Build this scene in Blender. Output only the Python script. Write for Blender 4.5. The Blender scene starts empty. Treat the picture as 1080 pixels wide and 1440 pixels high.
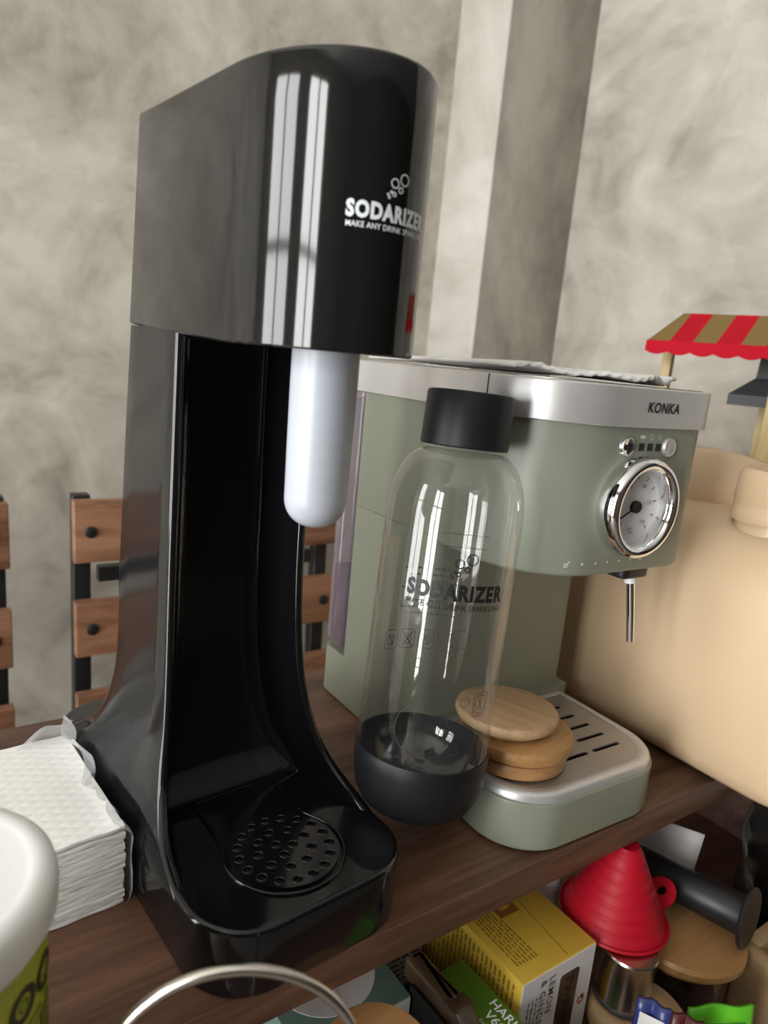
import bpy, bmesh, math, random
import numpy as np
from mathutils import Vector, Matrix
random.seed(7)
S = bpy.context.scene
COL = S.collection
PI = math.pi

# ------------------------------------------------------------------ camera
FPX, HCAM = 1000.0, 0.315
PITCH, ROLL, AZ = math.radians(12.0), math.radians(5.4), math.radians(54.6)
_fh = np.array([math.cos(AZ), math.sin(AZ), 0.0]); _up = np.array([0, 0, 1.0]); _r0 = np.cross(_fh, _up)
CF = _fh*math.cos(PITCH) - _up*math.sin(PITCH)
_u0 = _fh*math.sin(PITCH) + _up*math.cos(PITCH)
CR = _r0*math.cos(ROLL) + _u0*math.sin(ROLL)
CU = _u0*math.cos(ROLL) - _r0*math.sin(ROLL)
CC = np.array([0, 0, HCAM])
cd = bpy.data.cameras.new('camera'); cam = bpy.data.objects.new('camera', cd); COL.objects.link(cam)
M = Matrix.Identity(4)
for i in range(3):
    M[i][0], M[i][1], M[i][2], M[i][3] = CR[i], CU[i], -CF[i], CC[i]
cam.matrix_world = M
cd.sensor_fit = 'VERTICAL'; cd.sensor_height = 36.0; cd.lens = 36.0*FPX/1440.0
cd.clip_start = 0.01; cd.clip_end = 100
cd.dof.use_dof = True; cd.dof.focus_distance = 0.47; cd.dof.aperture_fstop = 9.0
S.camera = cam

def ray(x, y):
    d = CF*FPX + CR*(x-540) - CU*(y-720)
    return d/np.linalg.norm(d)
def onz(x, y, z):
    d = ray(x, y); return CC + d*((z-HCAM)/d[2])
def ony(x, y, Y):
    d = ray(x, y); return CC + d*(Y/d[1])
def onx(x, y, X):
    d = ray(x, y); return CC + d*(X/d[0])

# ------------------------------------------------------------------ world, daylight, exposure
w = bpy.data.worlds.new('world'); S.world = w; w.use_nodes = True
bg = w.node_tree.nodes['Background']; bg.inputs[0].default_value = (0.75, 0.87, 1.0, 1); bg.inputs[1].default_value = 1.0
ROOM = dict(x0=-2.3, x1=1.335, x2=4.2, y0=-2.8, y1=1.40, z0=-0.85, z1=1.85)
WINS = [(-1.05, -0.15, -0.75, 1.55), (0.20, 1.15, -0.75, 1.55)]     # y0, y1, z0, z1 in the left wall
WIN_POWER = [90, 62]
for i, (a, b, c, d_) in enumerate(WINS):
    ld = bpy.data.lights.new('daylight', 'AREA'); ld.shape = 'RECTANGLE'; ld.size = b-a; ld.size_y = d_-c
    ld.energy = WIN_POWER[i]; ld.color = (1.0, 0.985, 0.96)
    lo = bpy.data.objects.new('daylight', ld); COL.objects.link(lo)
    lo.location = (ROOM['x0']-0.16, (a+b)/2, (c+d_)/2)
    lo.rotation_euler = Vector((1, 0, 0)).to_track_quat('-Z', 'Y').to_euler()
S.view_settings.view_transform = 'Standard'
S.view_settings.look = 'None'
S.view_settings.gamma = 1.0
S.view_settings.use_curve_mapping = False
S.view_settings.exposure = 0.5

# ------------------------------------------------------------------ materials
MATS = {}
def mat(name, col=(0.5, 0.5, 0.5), rough=0.5, metal=0.0, spec=0.5, var=0.0, scale=60, bump=0.0, bscale=300, coat=0.0, sss=0.0, trans=0.0, aniso=0.0):
    m = bpy.data.materials.new(name); m.use_nodes = True
    nt = m.node_tree; p = nt.nodes['Principled BSDF']
    p.inputs['Base Color'].default_value = (*col, 1); p.inputs['Roughness'].default_value = rough
    p.inputs['Metallic'].default_value = metal; p.inputs['Specular IOR Level'].default_value = spec
    p.inputs['Coat Weight'].default_value = coat; p.inputs['Coat Roughness'].default_value = 0.05
    p.inputs['Anisotropic'].default_value = aniso
    if sss:
        p.inputs['Subsurface Weight'].default_value = sss; p.inputs['Subsurface Radius'].default_value = (0.01, 0.007, 0.004)
        p.inputs['Subsurface Scale'].default_value = 1.0
    if trans: p.inputs['Transmission Weight'].default_value = trans
    tc = nt.nodes.new('ShaderNodeTexCoord')
    if var:
        n = nt.nodes.new('ShaderNodeTexNoise'); n.inputs['Scale'].default_value = scale; n.inputs['Detail'].default_value = 4
        nt.links.new(tc.outputs['Object'], n.inputs['Vector'])
        mx = nt.nodes.new('ShaderNodeMix'); mx.data_type = 'RGBA'
        mx.inputs['A'].default_value = (*[c*(1-var) for c in col], 1); mx.inputs['B'].default_value = (*[min(1, c*(1+var)) for c in col], 1)
        nt.links.new(n.outputs['Fac'], mx.inputs['Factor']); nt.links.new(mx.outputs['Result'], p.inputs['Base Color'])
    if bump:
        n2 = nt.nodes.new('ShaderNodeTexNoise'); n2.inputs['Scale'].default_value = bscale; n2.inputs['Detail'].default_value = 3
        nt.links.new(tc.outputs['Object'], n2.inputs['Vector'])
        bp = nt.nodes.new('ShaderNodeBump'); bp.inputs['Strength'].default_value = bump; bp.inputs['Distance'].default_value = 0.001
        nt.links.new(n2.outputs['Fac'], bp.inputs['Height']); nt.links.new(bp.outputs['Normal'], p.inputs['Normal'])
    MATS[name] = m
    return m

def wood(name, c1, c2, c3, axis=0, stretch=14, scale=26, rough=0.45, bump=0.15):
    m = bpy.data.materials.new(name); m.use_nodes = True
    nt = m.node_tree; p = nt.nodes['Principled BSDF']; p.inputs['Roughness'].default_value = rough
    tc = nt.nodes.new('ShaderNodeTexCoord'); mp = nt.nodes.new('ShaderNodeMapping')
    sc = [1, 1, 1]; sc[axis] = 1.0/stretch
    mp.inputs['Scale'].default_value = sc
    nt.links.new(tc.outputs['Object'], mp.inputs['Vector'])
    n1 = nt.nodes.new('ShaderNodeTexNoise'); n1.inputs['Scale'].default_value = scale; n1.inputs['Detail'].default_value = 6; n1.inputs['Roughness'].default_value = 0.65; n1.inputs['Distortion'].default_value = 0.6
    n2 = nt.nodes.new('ShaderNodeTexNoise'); n2.inputs['Scale'].default_value = scale*9; n2.inputs['Detail'].default_value = 3
    for n in (n1, n2): nt.links.new(mp.outputs['Vector'], n.inputs['Vector'])
    ad = nt.nodes.new('ShaderNodeMath'); ad.operation = 'MULTIPLY_ADD'; ad.inputs[1].default_value = 0.35
    nt.links.new(n2.outputs['Fac'], ad.inputs[0]); nt.links.new(n1.outputs['Fac'], ad.inputs[2])
    r = nt.nodes.new('ShaderNodeValToRGB')
    e = r.color_ramp.elements; e[0].position = 0.45; e[0].color = (*c1, 1); e[1].position = 0.88; e[1].color = (*c3, 1)
    x = e.new(0.66); x.color = (*c2, 1)
    nt.links.new(ad.outputs[0], r.inputs['Fac']); nt.links.new(r.outputs['Color'], p.inputs['Base Color'])
    bp = nt.nodes.new('ShaderNodeBump'); bp.inputs['Strength'].default_value = bump; bp.inputs['Distance'].default_value = 0.0006
    nt.links.new(ad.outputs[0], bp.inputs['Height']); nt.links.new(bp.outputs['Normal'], p.inputs['Normal'])
    MATS[name] = m
    return m

def cement(name, lo, mid, hi, sx=1.0, sz=1.0, rough=0.62):
    m = bpy.data.materials.new(name); m.use_nodes = True
    nt = m.node_tree; p = nt.nodes['Principled BSDF']; p.inputs['Roughness'].default_value = rough
    p.inputs['Specular IOR Level'].default_value = 0.35
    tc = nt.nodes.new('ShaderNodeTexCoord'); mp = nt.nodes.new('ShaderNodeMapping'); mp.inputs['Scale'].default_value = (sx, sx*0.62, sz); mp.inputs['Rotation'].default_value = (0.5, 0.7, 0.3)
    nt.links.new(tc.outputs['Object'], mp.inputs['Vector'])
    a = nt.nodes.new('ShaderNodeTexNoise'); a.inputs['Scale'].default_value = 3.6; a.inputs['Detail'].default_value = 8; a.inputs['Roughness'].default_value = 0.62; a.inputs['Distortion'].default_value = 0.9
    b = nt.nodes.new('ShaderNodeTexNoise'); b.inputs['Scale'].default_value = 14; b.inputs['Detail'].default_value = 6; b.inputs['Distortion'].default_value = 1.2
    for n in (a, b): nt.links.new(mp.outputs['Vector'], n.inputs['Vector'])
    ad = nt.nodes.new('ShaderNodeMath'); ad.operation = 'MULTIPLY_ADD'; ad.inputs[1].default_value = 0.3
    nt.links.new(b.outputs['Fac'], ad.inputs[0]); nt.links.new(a.outputs['Fac'], ad.inputs[2])
    r = nt.nodes.new('ShaderNodeValToRGB'); e = r.color_ramp.elements
    e[0].position = 0.48; e[0].color = (*lo, 1); e[1].position = 0.80; e[1].color = (*hi, 1); x = e.new(0.62); x.color = (*mid, 1)
    nt.links.new(ad.outputs[0], r.inputs['Fac']); nt.links.new(r.outputs['Color'], p.inputs['Base Color'])
    bp = nt.nodes.new('ShaderNodeBump'); bp.inputs['Strength'].default_value = 0.10; bp.inputs['Distance'].default_value = 0.01
    nt.links.new(b.outputs['Fac'], bp.inputs['Height']); nt.links.new(bp.outputs['Normal'], p.inputs['Normal'])
    MATS[name] = m
    return m

def thin_clear(name, tint=(1, 1, 1), ior=1.5, haze=0.0, hazecol=(0.9, 0.9, 0.9), rough=0.02, crumple=0.0):
    """clear film or thin-walled plastic: fresnel mix of transparent and glossy, plus a little haze"""
    m = bpy.data.materials.new(name); m.use_nodes = True; nt = m.node_tree
    nt.nodes.remove(nt.nodes['Principled BSDF']); out = nt.nodes['Material Output']
    t = nt.nodes.new('ShaderNodeBsdfTransparent'); t.inputs[0].default_value = (*tint, 1)
    g = nt.nodes.new('ShaderNodeBsdfGlossy'); g.inputs['Roughness'].default_value = rough; g.inputs[0].default_value = (1, 1, 1, 1)
    f = nt.nodes.new('ShaderNodeFresnel')
    ge = nt.nodes.new('ShaderNodeNewGeometry'); mr = nt.nodes.new('ShaderNodeMapRange')      # same reflectance from inside and outside
    mr.inputs['To Min'].default_value = ior; mr.inputs['To Max'].default_value = 1.0/ior
    nt.links.new(ge.outputs['Backfacing'], mr.inputs['Value']); nt.links.new(mr.outputs['Result'], f.inputs[0])
    mx = nt.nodes.new('ShaderNodeMixShader')
    nt.links.new(f.outputs[0], mx.inputs[0]); nt.links.new(t.outputs[0], mx.inputs[1]); nt.links.new(g.outputs[0], mx.inputs[2])
    last = mx
    if haze:
        df = nt.nodes.new('ShaderNodeBsdfDiffuse'); df.inputs[0].default_value = (*hazecol, 1)
        tl = nt.nodes.new('ShaderNodeBsdfTranslucent'); tl.inputs[0].default_value = (*hazecol, 1)
        m0 = nt.nodes.new('ShaderNodeMixShader'); m0.inputs[0].default_value = 0.4
        nt.links.new(df.outputs[0], m0.inputs[1]); nt.links.new(tl.outputs[0], m0.inputs[2])
        m2 = nt.nodes.new('ShaderNodeMixShader'); m2.inputs[0].default_value = haze
        nt.links.new(mx.outputs[0], m2.inputs[1]); nt.links.new(m0.outputs[0], m2.inputs[2]); last = m2
    if crumple:
        tc = nt.nodes.new('ShaderNodeTexCoord'); n = nt.nodes.new('ShaderNodeTexNoise'); n.inputs['Scale'].default_value = 90; n.inputs['Detail'].default_value = 4
        nt.links.new(tc.outputs['Object'], n.inputs['Vector'])
        bp = nt.nodes.new('ShaderNodeBump'); bp.inputs['Strength'].default_value = crumple; bp.inputs['Distance'].default_value = 0.004
        nt.links.new(n.outputs['Fac'], bp.inputs['Height'])
        nt.links.new(bp.outputs['Normal'], g.inputs['Normal']); nt.links.new(bp.outputs['Normal'], f.inputs['Normal'])
    nt.links.new(last.outputs[0], out.inputs[0])
    MATS[name] = m
    return m

mat('gloss_black', (0.006, 0.006, 0.007), 0.10, spec=0.5, bump=0.02, bscale=8)
mat('side_black', (0.008, 0.008, 0.008), 0.07, spec=0.5)
mat('satin_black', (0.012, 0.012, 0.014), 0.42)
mat('matte_black', (0.009, 0.0095, 0.012), 0.45, spec=0.35, bump=0.05, bscale=900)
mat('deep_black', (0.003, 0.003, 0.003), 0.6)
mat('milky_white', (0.43, 0.455, 0.51), 0.35, sss=0.3)
mat('print_white', (0.75, 0.78, 0.82), 0.5)
mat('print_black', (0.006, 0.006, 0.006), 0.5)
mat('print_grey', (0.035, 0.035, 0.035), 0.6)
mat('sage', (0.235, 0.250, 0.195), 0.36, spec=0.5, var=0.03, scale=5)
mat('silver', (0.62, 0.605, 0.60), 0.38, metal=0.55)
mat('silver_dull', (0.50, 0.48, 0.46), 0.42, metal=0.9)
mat('chrome', (0.86, 0.86, 0.87), 0.06, metal=1.0)
mat('steel_wire', (0.62, 0.58, 0.53), 0.22, metal=1.0)
mat('dial', (0.86, 0.83, 0.82), 0.5)
mat('dial_mark', (0.16, 0.12, 0.12), 0.5)
mat('icon_pale', (0.62, 0.63, 0.58), 0.5)
mat('lamp_dark', (0.012, 0.014, 0.010), 0.3)
mat('paper', (0.86, 0.85, 0.82), 0.85, bump=0.25, bscale=500)
mat('paper_grey', (0.66, 0.64, 0.63), 0.8)
mat('white_plastic', (0.80, 0.80, 0.78), 0.35, sss=0.05)
mat('lime', (0.38, 0.42, 0.035), 0.4, var=0.12, scale=14)
mat('lime_dark', (0.17, 0.19, 0.02), 0.5)
mat('label_ink', (0.03, 0.035, 0.02), 0.5)
mat('tan', (0.64, 0.47, 0.30), 0.38, var=0.05, scale=4, sss=0.15)
mat('red_rubber', (0.44, 0.004, 0.018), 0.5, spec=0.3)
mat('yellow_card', (0.66, 0.44, 0.055), 0.45, var=0.03)
mat('yellow_ink', (0.34, 0.20, 0.02), 0.5)
mat('brown_ink', (0.28, 0.12, 0.02), 0.5)
mat('white_card', (0.70, 0.68, 0.68), 0.5)
mat('green_card', (0.075, 0.17, 0.012), 0.45)
mat('teal_card', (0.16, 0.27, 0.23), 0.5)
mat('brown_foil', (0.06, 0.035, 0.018), 0.33, bump=0.4, bscale=60)
mat('green_foil', (0.11, 0.48, 0.02), 0.35, bump=0.3, bscale=80)
mat('green_ink', (0.02, 0.12, 0.01), 0.5)
mat('blue_foil', (0.03, 0.04, 0.16), 0.3, bump=0.3, bscale=80)
mat('maroon', (0.07, 0.01, 0.012), 0.4)
mat('awning_red', (0.50, 0.004, 0.018), 0.7, spec=0.15)
mat('awning_gold', (0.22, 0.135, 0.035), 0.6)
mat('hood_grey', (0.045, 0.05, 0.055), 0.5)
mat('window_white', (0.6, 0.6, 0.58), 0.5)
mat('dark_wall', (0.075, 0.055, 0.045), 0.8, var=0.2, scale=3)
mat('ceiling_white', (0.82, 0.81, 0.78), 0.8)
mat('floor_grey', (0.22, 0.21, 0.19), 0.5, var=0.2, scale=3)
mat('coffee', (0.012, 0.006, 0.004), 0.7, bump=0.8, bscale=250)
mat('blue_ink', (0.02, 0.10, 0.22), 0.5)
mat('orange_ink', (0.5, 0.16, 0.06), 0.5)
wood('walnut', (0.042, 0.018, 0.010), (0.135, 0.063, 0.038), (0.24, 0.122, 0.075), axis=0, stretch=14, scale=30)
wood('bamboo', (0.36, 0.22, 0.115), (0.47, 0.30, 0.165), (0.56, 0.38, 0.225), axis=1, stretch=25, scale=60, rough=0.5)
wood('bamboo_dark', (0.30, 0.15, 0.05), (0.40, 0.21, 0.08), (0.48, 0.27, 0.11), axis=0, stretch=20, scale=40, rough=0.42)
wood('acacia', (0.13, 0.055, 0.03), (0.26, 0.125, 0.07), (0.36, 0.19, 0.11), axis=0, stretch=9, scale=20)
wood('pine', (0.44, 0.32, 0.13), (0.56, 0.43, 0.19), (0.64, 0.52, 0.26), axis=2, stretch=12, scale=20)
wood('crate_wood', (0.30, 0.19, 0.09), (0.42, 0.28, 0.15), (0.5, 0.35, 0.2), axis=1, stretch=12, scale=24)
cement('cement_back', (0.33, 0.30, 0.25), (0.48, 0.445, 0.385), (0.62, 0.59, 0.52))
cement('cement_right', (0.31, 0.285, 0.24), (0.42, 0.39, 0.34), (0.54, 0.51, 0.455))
cement('cement_pillar_lit', (0.38, 0.355, 0.315), (0.49, 0.465, 0.42), (0.60, 0.58, 0.53), sz=0.6)
cement('cement_pillar_shade', (0.22, 0.205, 0.175), (0.31, 0.29, 0.25), (0.42, 0.40, 0.35), sz=0.6)  # lit and shaded tones of the pillar's one plaster, painted into the colour
thin_clear('pet', (0.93, 0.93, 0.93), 1.60, haze=0.008, hazecol=(0.8, 0.82, 0.85))
thin_clear('pane_glass', (0.96, 0.97, 0.97), 1.35)
thin_clear('jar_glass', (0.90, 0.91, 0.91), 1.45)
thin_clear('tank_plastic', (0.80, 0.74, 0.80), 1.45, haze=0.18, hazecol=(0.72, 0.64, 0.68))
thin_clear('tank_fluid', (0.55, 0.42, 0.58), 1.33, haze=0.25, hazecol=(0.25, 0.17, 0.28))
thin_clear('film', (0.93, 0.93, 0.94), 1.8, haze=0.5, hazecol=(0.8, 0.81, 0.83), rough=0.12, crumple=0.9)
thin_clear('dark_film', (0.25, 0.25, 0.26), 1.5, haze=0.35, hazecol=(0.06, 0.06, 0.06), rough=0.25, crumple=0.35)

# ------------------------------------------------------------------ object helpers
def link_mesh(name, verts, faces, material, parent=None, smooth=35, recalc=True):
    me = bpy.data.meshes.new(name); me.from_pydata([tuple(v) for v in verts], [], faces); me.validate()
    if recalc:
        bm = bmesh.new(); bm.from_mesh(me); bmesh.ops.recalc_face_normals(bm, faces=bm.faces[:]); bm.to_mesh(me); bm.free()
    if smooth:
        for p in me.polygons: p.use_smooth = True
        me.set_sharp_from_angle(angle=math.radians(smooth))
    o = bpy.data.objects.new(name, me); COL.objects.link(o)
    me.materials.append(MATS[material] if isinstance(material, str) else material)
    if parent is not None: o.parent = parent
    return o

class G:
    """a bag of verts and faces"""
    def __init__(s): s.v, s.f = [], []
    def add(s, v, f):
        n = len(s.v); s.v += [tuple(p) for p in v]; s.f += [tuple(i+n for i in q) for q in f]; return s
    def build(s, name, material, parent=None, smooth=35, recalc=True): return link_mesh(name, s.v, s.f, material, parent, smooth, recalc)
    def xf(s, fn): s.v = [tuple(fn(*p)) for p in s.v]; return s

def loft(secs, cap0=True, cap1=True, closed=True):
    n = len(secs[0]); v = [p for s in secs for p in s]; f = []
    m = n if closed else n-1
    for i in range(len(secs)-1):
        for j in range(m):
            k = (j+1) % n
            f.append((i*n+j, i*n+k, (i+1)*n+k, (i+1)*n+j))
    if cap0: f.append(tuple(range(n))[::-1])
    if cap1: f.append(tuple((len(secs)-1)*n+j for j in range(n)))
    return v, f

def rrect(x0, x1, y0, y1, r=0.01, n=6):
    """counter-clockwise rounded rectangle; r = number or (x0y0, x1y0, x1y1, x0y1)"""
    if not isinstance(r, (tuple, list)): r = (r,)*4
    out = []
    for (cx, cy, a0, rr) in ((x0+r[0], y0+r[0], PI, r[0]), (x1-r[1], y0+r[1], 1.5*PI, r[1]), (x1-r[2], y1-r[2], 0, r[2]), (x0+r[3], y1-r[3], .5*PI, r[3])):
        for i in range(n+1):
            a = a0 + i/n*PI/2
            out.append((cx+rr*math.cos(a), cy+rr*math.sin(a)))
    return out

def inset(poly, d):
    n = len(poly); out = []
    for i in range(n):
        a, b, c = poly[i-1], poly[i], poly[(i+1) % n]
        e1 = Vector((b[0]-a[0], b[1]-a[1])); e2 = Vector((c[0]-b[0], c[1]-b[1]))
        if e1.length < 1e-9: e1 = e2
        if e2.length < 1e-9: e2 = e1
        e1.normalize(); e2.normalize(); t = e1+e2
        t = t.normalized() if t.length > 1e-6 else e1
        nrm = Vector((-t.y, t.x)); k = max(0.4, nrm.dot(Vector((-e1.y, e1.x))))
        out.append((b[0]+nrm.x*d/k, b[1]+nrm.y*d/k))
    return out

def prism(poly, z0, z1, b0=0.0, b1=0.0, nb=4):
    """upright prism with rounded bottom (b0) and top (b1) edges"""
    secs = []
    if b0:
        for i in range(nb+1):
            a = i/nb*PI/2; secs.append([(x, y, z0+b0*(1-math.cos(a))) for x, y in inset(poly, b0*(1-math.sin(a)))])
    else: secs.append([(x, y, z0) for x, y in poly])
    if b1:
        for i in range(nb+1):
            a = i/nb*PI/2; secs.append([(x, y, z1-b1*(1-math.sin(a))) for x, y in inset(poly, b1*(1-math.cos(a)))])
    else: secs.append([(x, y, z1) for x, y in poly])
    return loft(secs)

def box(x0, x1, y0, y1, z0, z1, b=0.0):
    if b:
        return prism(rrect(x0, x1, y0, y1, b, 3), z0, z1, b*0.8, b*0.8, 2)
    return prism([(x0, y0), (x1, y0), (x1, y1), (x0, y1)], z0, z1)

def lathe(prof, n=48, cx=0, cy=0, cap0=False, cap1=False):
    secs = [[(cx+r*math.cos(2*PI*j/n), cy+r*math.sin(2*PI*j/n), z) for j in range(n)] for r, z in prof]
    return loft(secs, cap0, cap1)

def tube(path, r, n=10, closed=False, caps=True):
    pts = [Vector(p) for p in path]; N = len(pts); secs = []
    prev = None
    for i in range(N):
        if closed: t = (pts[(i+1) % N]-pts[i-1]).normalized()
        else: t = (pts[min(i+1, N-1)]-pts[max(i-1, 0)]).normalized()
        if prev is None:
            a = Vector((0, 0, 1)) if abs(t.z) < 0.9 else Vector((1, 0, 0)); u = t.cross(a).normalized()
        else: u = (prev - t*prev.dot(t)).normalized()
        prev = u; q = t.cross(u)
        rr = r[i] if isinstance(r, (list, tuple)) else r
        secs.append([tuple(pts[i]+u*(rr*math.cos(2*PI*j/n))+q*(rr*math.sin(2*PI*j/n))) for j in range(n)])
    if closed: secs.append(secs[0])
    return loft(secs, caps and not closed, caps and not closed)

def circ(cx, cy, r, n=24, ry=None, ccw=True):
    ry = r if ry is None else ry
    p = [(cx+r*math.cos(2*PI*j/n), cy+ry*math.sin(2*PI*j/n)) for j in range(n)]
    return p if ccw else p[::-1]

def plate_holes(outer, holes, z0, z1):
    """flat plate with through holes"""
    bm = bmesh.new(); edges = []
    for loop in [outer]+holes:
        vs = [bm.verts.new((x, y, z1)) for x, y in loop]
        edges += [bm.edges.new((vs[i], vs[(i+1) % len(vs)])) for i in range(len(vs))]
    bmesh.ops.triangle_fill(bm, use_beauty=True, use_dissolve=False, edges=edges)
    bmesh.ops.recalc_face_normals(bm, faces=bm.faces[:])
    if bm.faces and bm.faces[0].normal.z < 0: bmesh.ops.reverse_faces(bm, faces=bm.faces[:])
    ret = bmesh.ops.extrude_face_region(bm, geom=bm.faces[:])
    for e in ret['geom']:
        if isinstance(e, bmesh.types.BMVert): e.co.z = z0
    bmesh.ops.recalc_face_normals(bm, faces=bm.faces[:])
    bm.verts.index_update()
    v = [tuple(x.co) for x in bm.verts]; f = [tuple(x.index for x in q.verts) for q in bm.faces]; bm.free()
    return v, f

def text_geo(s, wid=None, hgt=None, bold=0.0, shear=0.0, spacing=1.0, size=1.0):
    """flat lettering fitted to wid x hgt, centred on the origin"""
    cu = bpy.data.curves.new('t', 'FONT'); cu.body = s; cu.size = 1.0; cu.offset = bold; cu.shear = shear
    cu.space_character = spacing; cu.resolution_u = 3; cu.align_x = 'LEFT'
    o = bpy.data.objects.new('t', cu); COL.objects.link(o)
    dg = bpy.context.evaluated_depsgraph_get(); me = bpy.data.meshes.new_from_object(o.evaluated_get(dg))
    v = np.array([tuple(x.co) for x in me.vertices]); f = [tuple(p.vertices) for p in me.polygons]
    bpy.data.objects.remove(o); bpy.data.curves.remove(cu); bpy.data.meshes.remove(me)
    mn, mx = v.min(0), v.max(0)
    sx = wid/(mx[0]-mn[0]) if wid else size; sy = hgt/(mx[1]-mn[1]) if hgt else (sx if wid else size)
    if not wid: sx = sy
    c = (mn+mx)/2
    return [((p[0]-c[0])*sx, (p[1]-c[1])*sy, 0) for p in v], f

def ring2(cx, cy, r, t, n=28):
    v = [(cx+q*math.cos(2*PI*j/n), cy+q*math.sin(2*PI*j/n), 0) for q in (r-t/2, r+t/2) for j in range(n)]
    return v, [(j, (j+1) % n, n+(j+1) % n, n+j) for j in range(n)]
def line2(pts, t, closed=False):
    n = len(pts); v = []; f = []
    for i in range(n):
        a = Vector(pts[i-1] if (closed or i) else pts[i]); c = Vector(pts[(i+1) % n] if (closed or i < n-1) else pts[i])
        d = (c-a); d = d.normalized() if d.length else Vector((1, 0)); m = Vector((-d.y, d.x))*t/2; b = Vector(pts[i])
        v += [(b.x+m.x, b.y+m.y, 0), (b.x-m.x, b.y-m.y, 0)]
    for i in range(n if closed else n-1):
        k = (i+1) % n; f.append((2*i, 2*i+1, 2*k+1, 2*k))
    return v, f
def rect2(x0, x1, y0, y1): return [(x0, y0, 0), (x1, y0, 0), (x1, y1, 0), (x0, y1, 0)], [(0, 1, 2, 3)]
def shift(vf, dx, dy): return [(x+dx, y+dy, z) for x, y, z in vf[0]], vf[1]
def wrap(g, r, a0, z0, cx=0, cy=0, lift=0.0004):
    """bend flat print around a vertical cylinder; print x runs to the viewer's right"""
    return g.xf(lambda x, y, z: (cx+(r+lift)*math.cos(a0+x/r), cy+(r+lift)*math.sin(a0+x/r), z0+y))

def tag(o, label=None, cat=None, group=None, kind=None):
    if label: o['label'] = label
    if cat: o['category'] = cat
    if group: o['group'] = group
    if kind: o['kind'] = kind
    return o
def thing(name, label, cat, loc=(0, 0, 0), rz=0.0, group=None):
    o = bpy.data.objects.new(name, None); COL.objects.link(o); o.location = loc; o.rotation_euler = (0, 0, rz)
    o.empty_display_size = 0.02
    return tag(o, label, cat, group)
def struct(name, vf, m, parent=None, smooth=35):
    o = link_mesh(name, vf[0], vf[1], m, parent, smooth)
    if parent is None: o['kind'] = 'structure'
    return o

# ------------------------------------------------------------------ the room
r_ = ROOM; T = 0.12
struct('floor', box(r_['x0']-T, r_['x2']+T, r_['y0']-T, r_['y1']+T, r_['z0']-T, r_['z0']), 'floor_grey')
struct('ceiling', box(r_['x0']-T, r_['x2']+T, r_['y0']-T, r_['y1']+T, r_['z1'], r_['z1']+T), 'ceiling_white')
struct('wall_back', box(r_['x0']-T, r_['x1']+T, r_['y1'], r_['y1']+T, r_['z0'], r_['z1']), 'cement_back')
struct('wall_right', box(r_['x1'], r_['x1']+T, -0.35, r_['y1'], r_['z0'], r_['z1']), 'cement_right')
struct('wall_return', box(r_['x1']+T, r_['x2'], -0.35, -0.35+T, r_['z0'], r_['z1']), 'dark_wall')
struct('wall_far', box(r_['x2'], r_['x2']+T, r_['y0']-T, -0.35+T, r_['z0'], r_['z1']), 'dark_wall')
struct('wall_front', box(r_['x0']-T, r_['x2'], r_['y0']-T, r_['y0'], r_['z0'], r_['z1']), 'dark_wall')
g = G()                                                         # left wall pierced by the two windows
ys = [r_['y0'], WINS[0][0], WINS[0][1], WINS[1][0], WINS[1][1], r_['y1']]
for i in range(5):
    a, b = ys[i], ys[i+1]
    if i in (1, 3):
        wz = WINS[(i-1)//2]
        g.add(*box(r_['x0']-T, r_['x0'], a, b, r_['z0'], wz[2])); g.add(*box(r_['x0']-T, r_['x0'], a, b, wz[3], r_['z1']))
    else: g.add(*box(r_['x0']-T, r_['x0'], a, b, r_['z0'], r_['z1']))
struct('wall_left', (g.v, g.f), 'cement_back')
for i, (a, b, c, d_) in enumerate(WINS):
    wo = bpy.data.objects.new('window_%d' % (i+1), None); COL.objects.link(wo); wo['kind'] = 'structure'
    wo.location = (r_['x0'], (a+b)/2, c)
    hw, hh = (b-a)/2, d_-c
    f_ = G()
    for q in ((-hw, -hw+.05, 0, hh), (hw-.05, hw, 0, hh), (-.025, .025, 0, hh), (-hw, hw, 0, .05), (-hw, hw, hh-.05, hh), (-hw, hw, hh*.62, hh*.62+.04)):
        f_.add(*box(-.09, -.03, q[0], q[1], q[2], q[3]))
    f_.build('window_frame', 'acacia', wo)
    for (p0, p1) in ((-hw+.05, -.025), (.025, hw-.05)):
        for (q0, q1) in ((.05, hh*.62), (hh*.62+.04, hh-.05)):
            link_mesh('pane', *box(-.063, -.058, p0, p1, q0, q1), 'pane_glass', wo)
    link_mesh('window_sill', *box(-.03, .08, -hw-.04, hw+.04, -.03, 0), 'window_white', wo)
# pillar in the corner between back and right wall
XA, YB = 1.075, 1.235
_pl = struct('wall_pillar', prism(rrect(XA, r_['x1'], YB, r_['y1'], (0.006, 0.0005, 0.0005, 0.0005), 3), r_['z0'], r_['z1']), 'cement_pillar_shade')
_pl.data.materials.append(MATS['cement_pillar_lit'])
for q in _pl.data.polygons:                                   # same plaster; window light painted in as a paler side, shade as darker front
    if q.normal.x < -0.6: q.material_index = 1

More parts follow.
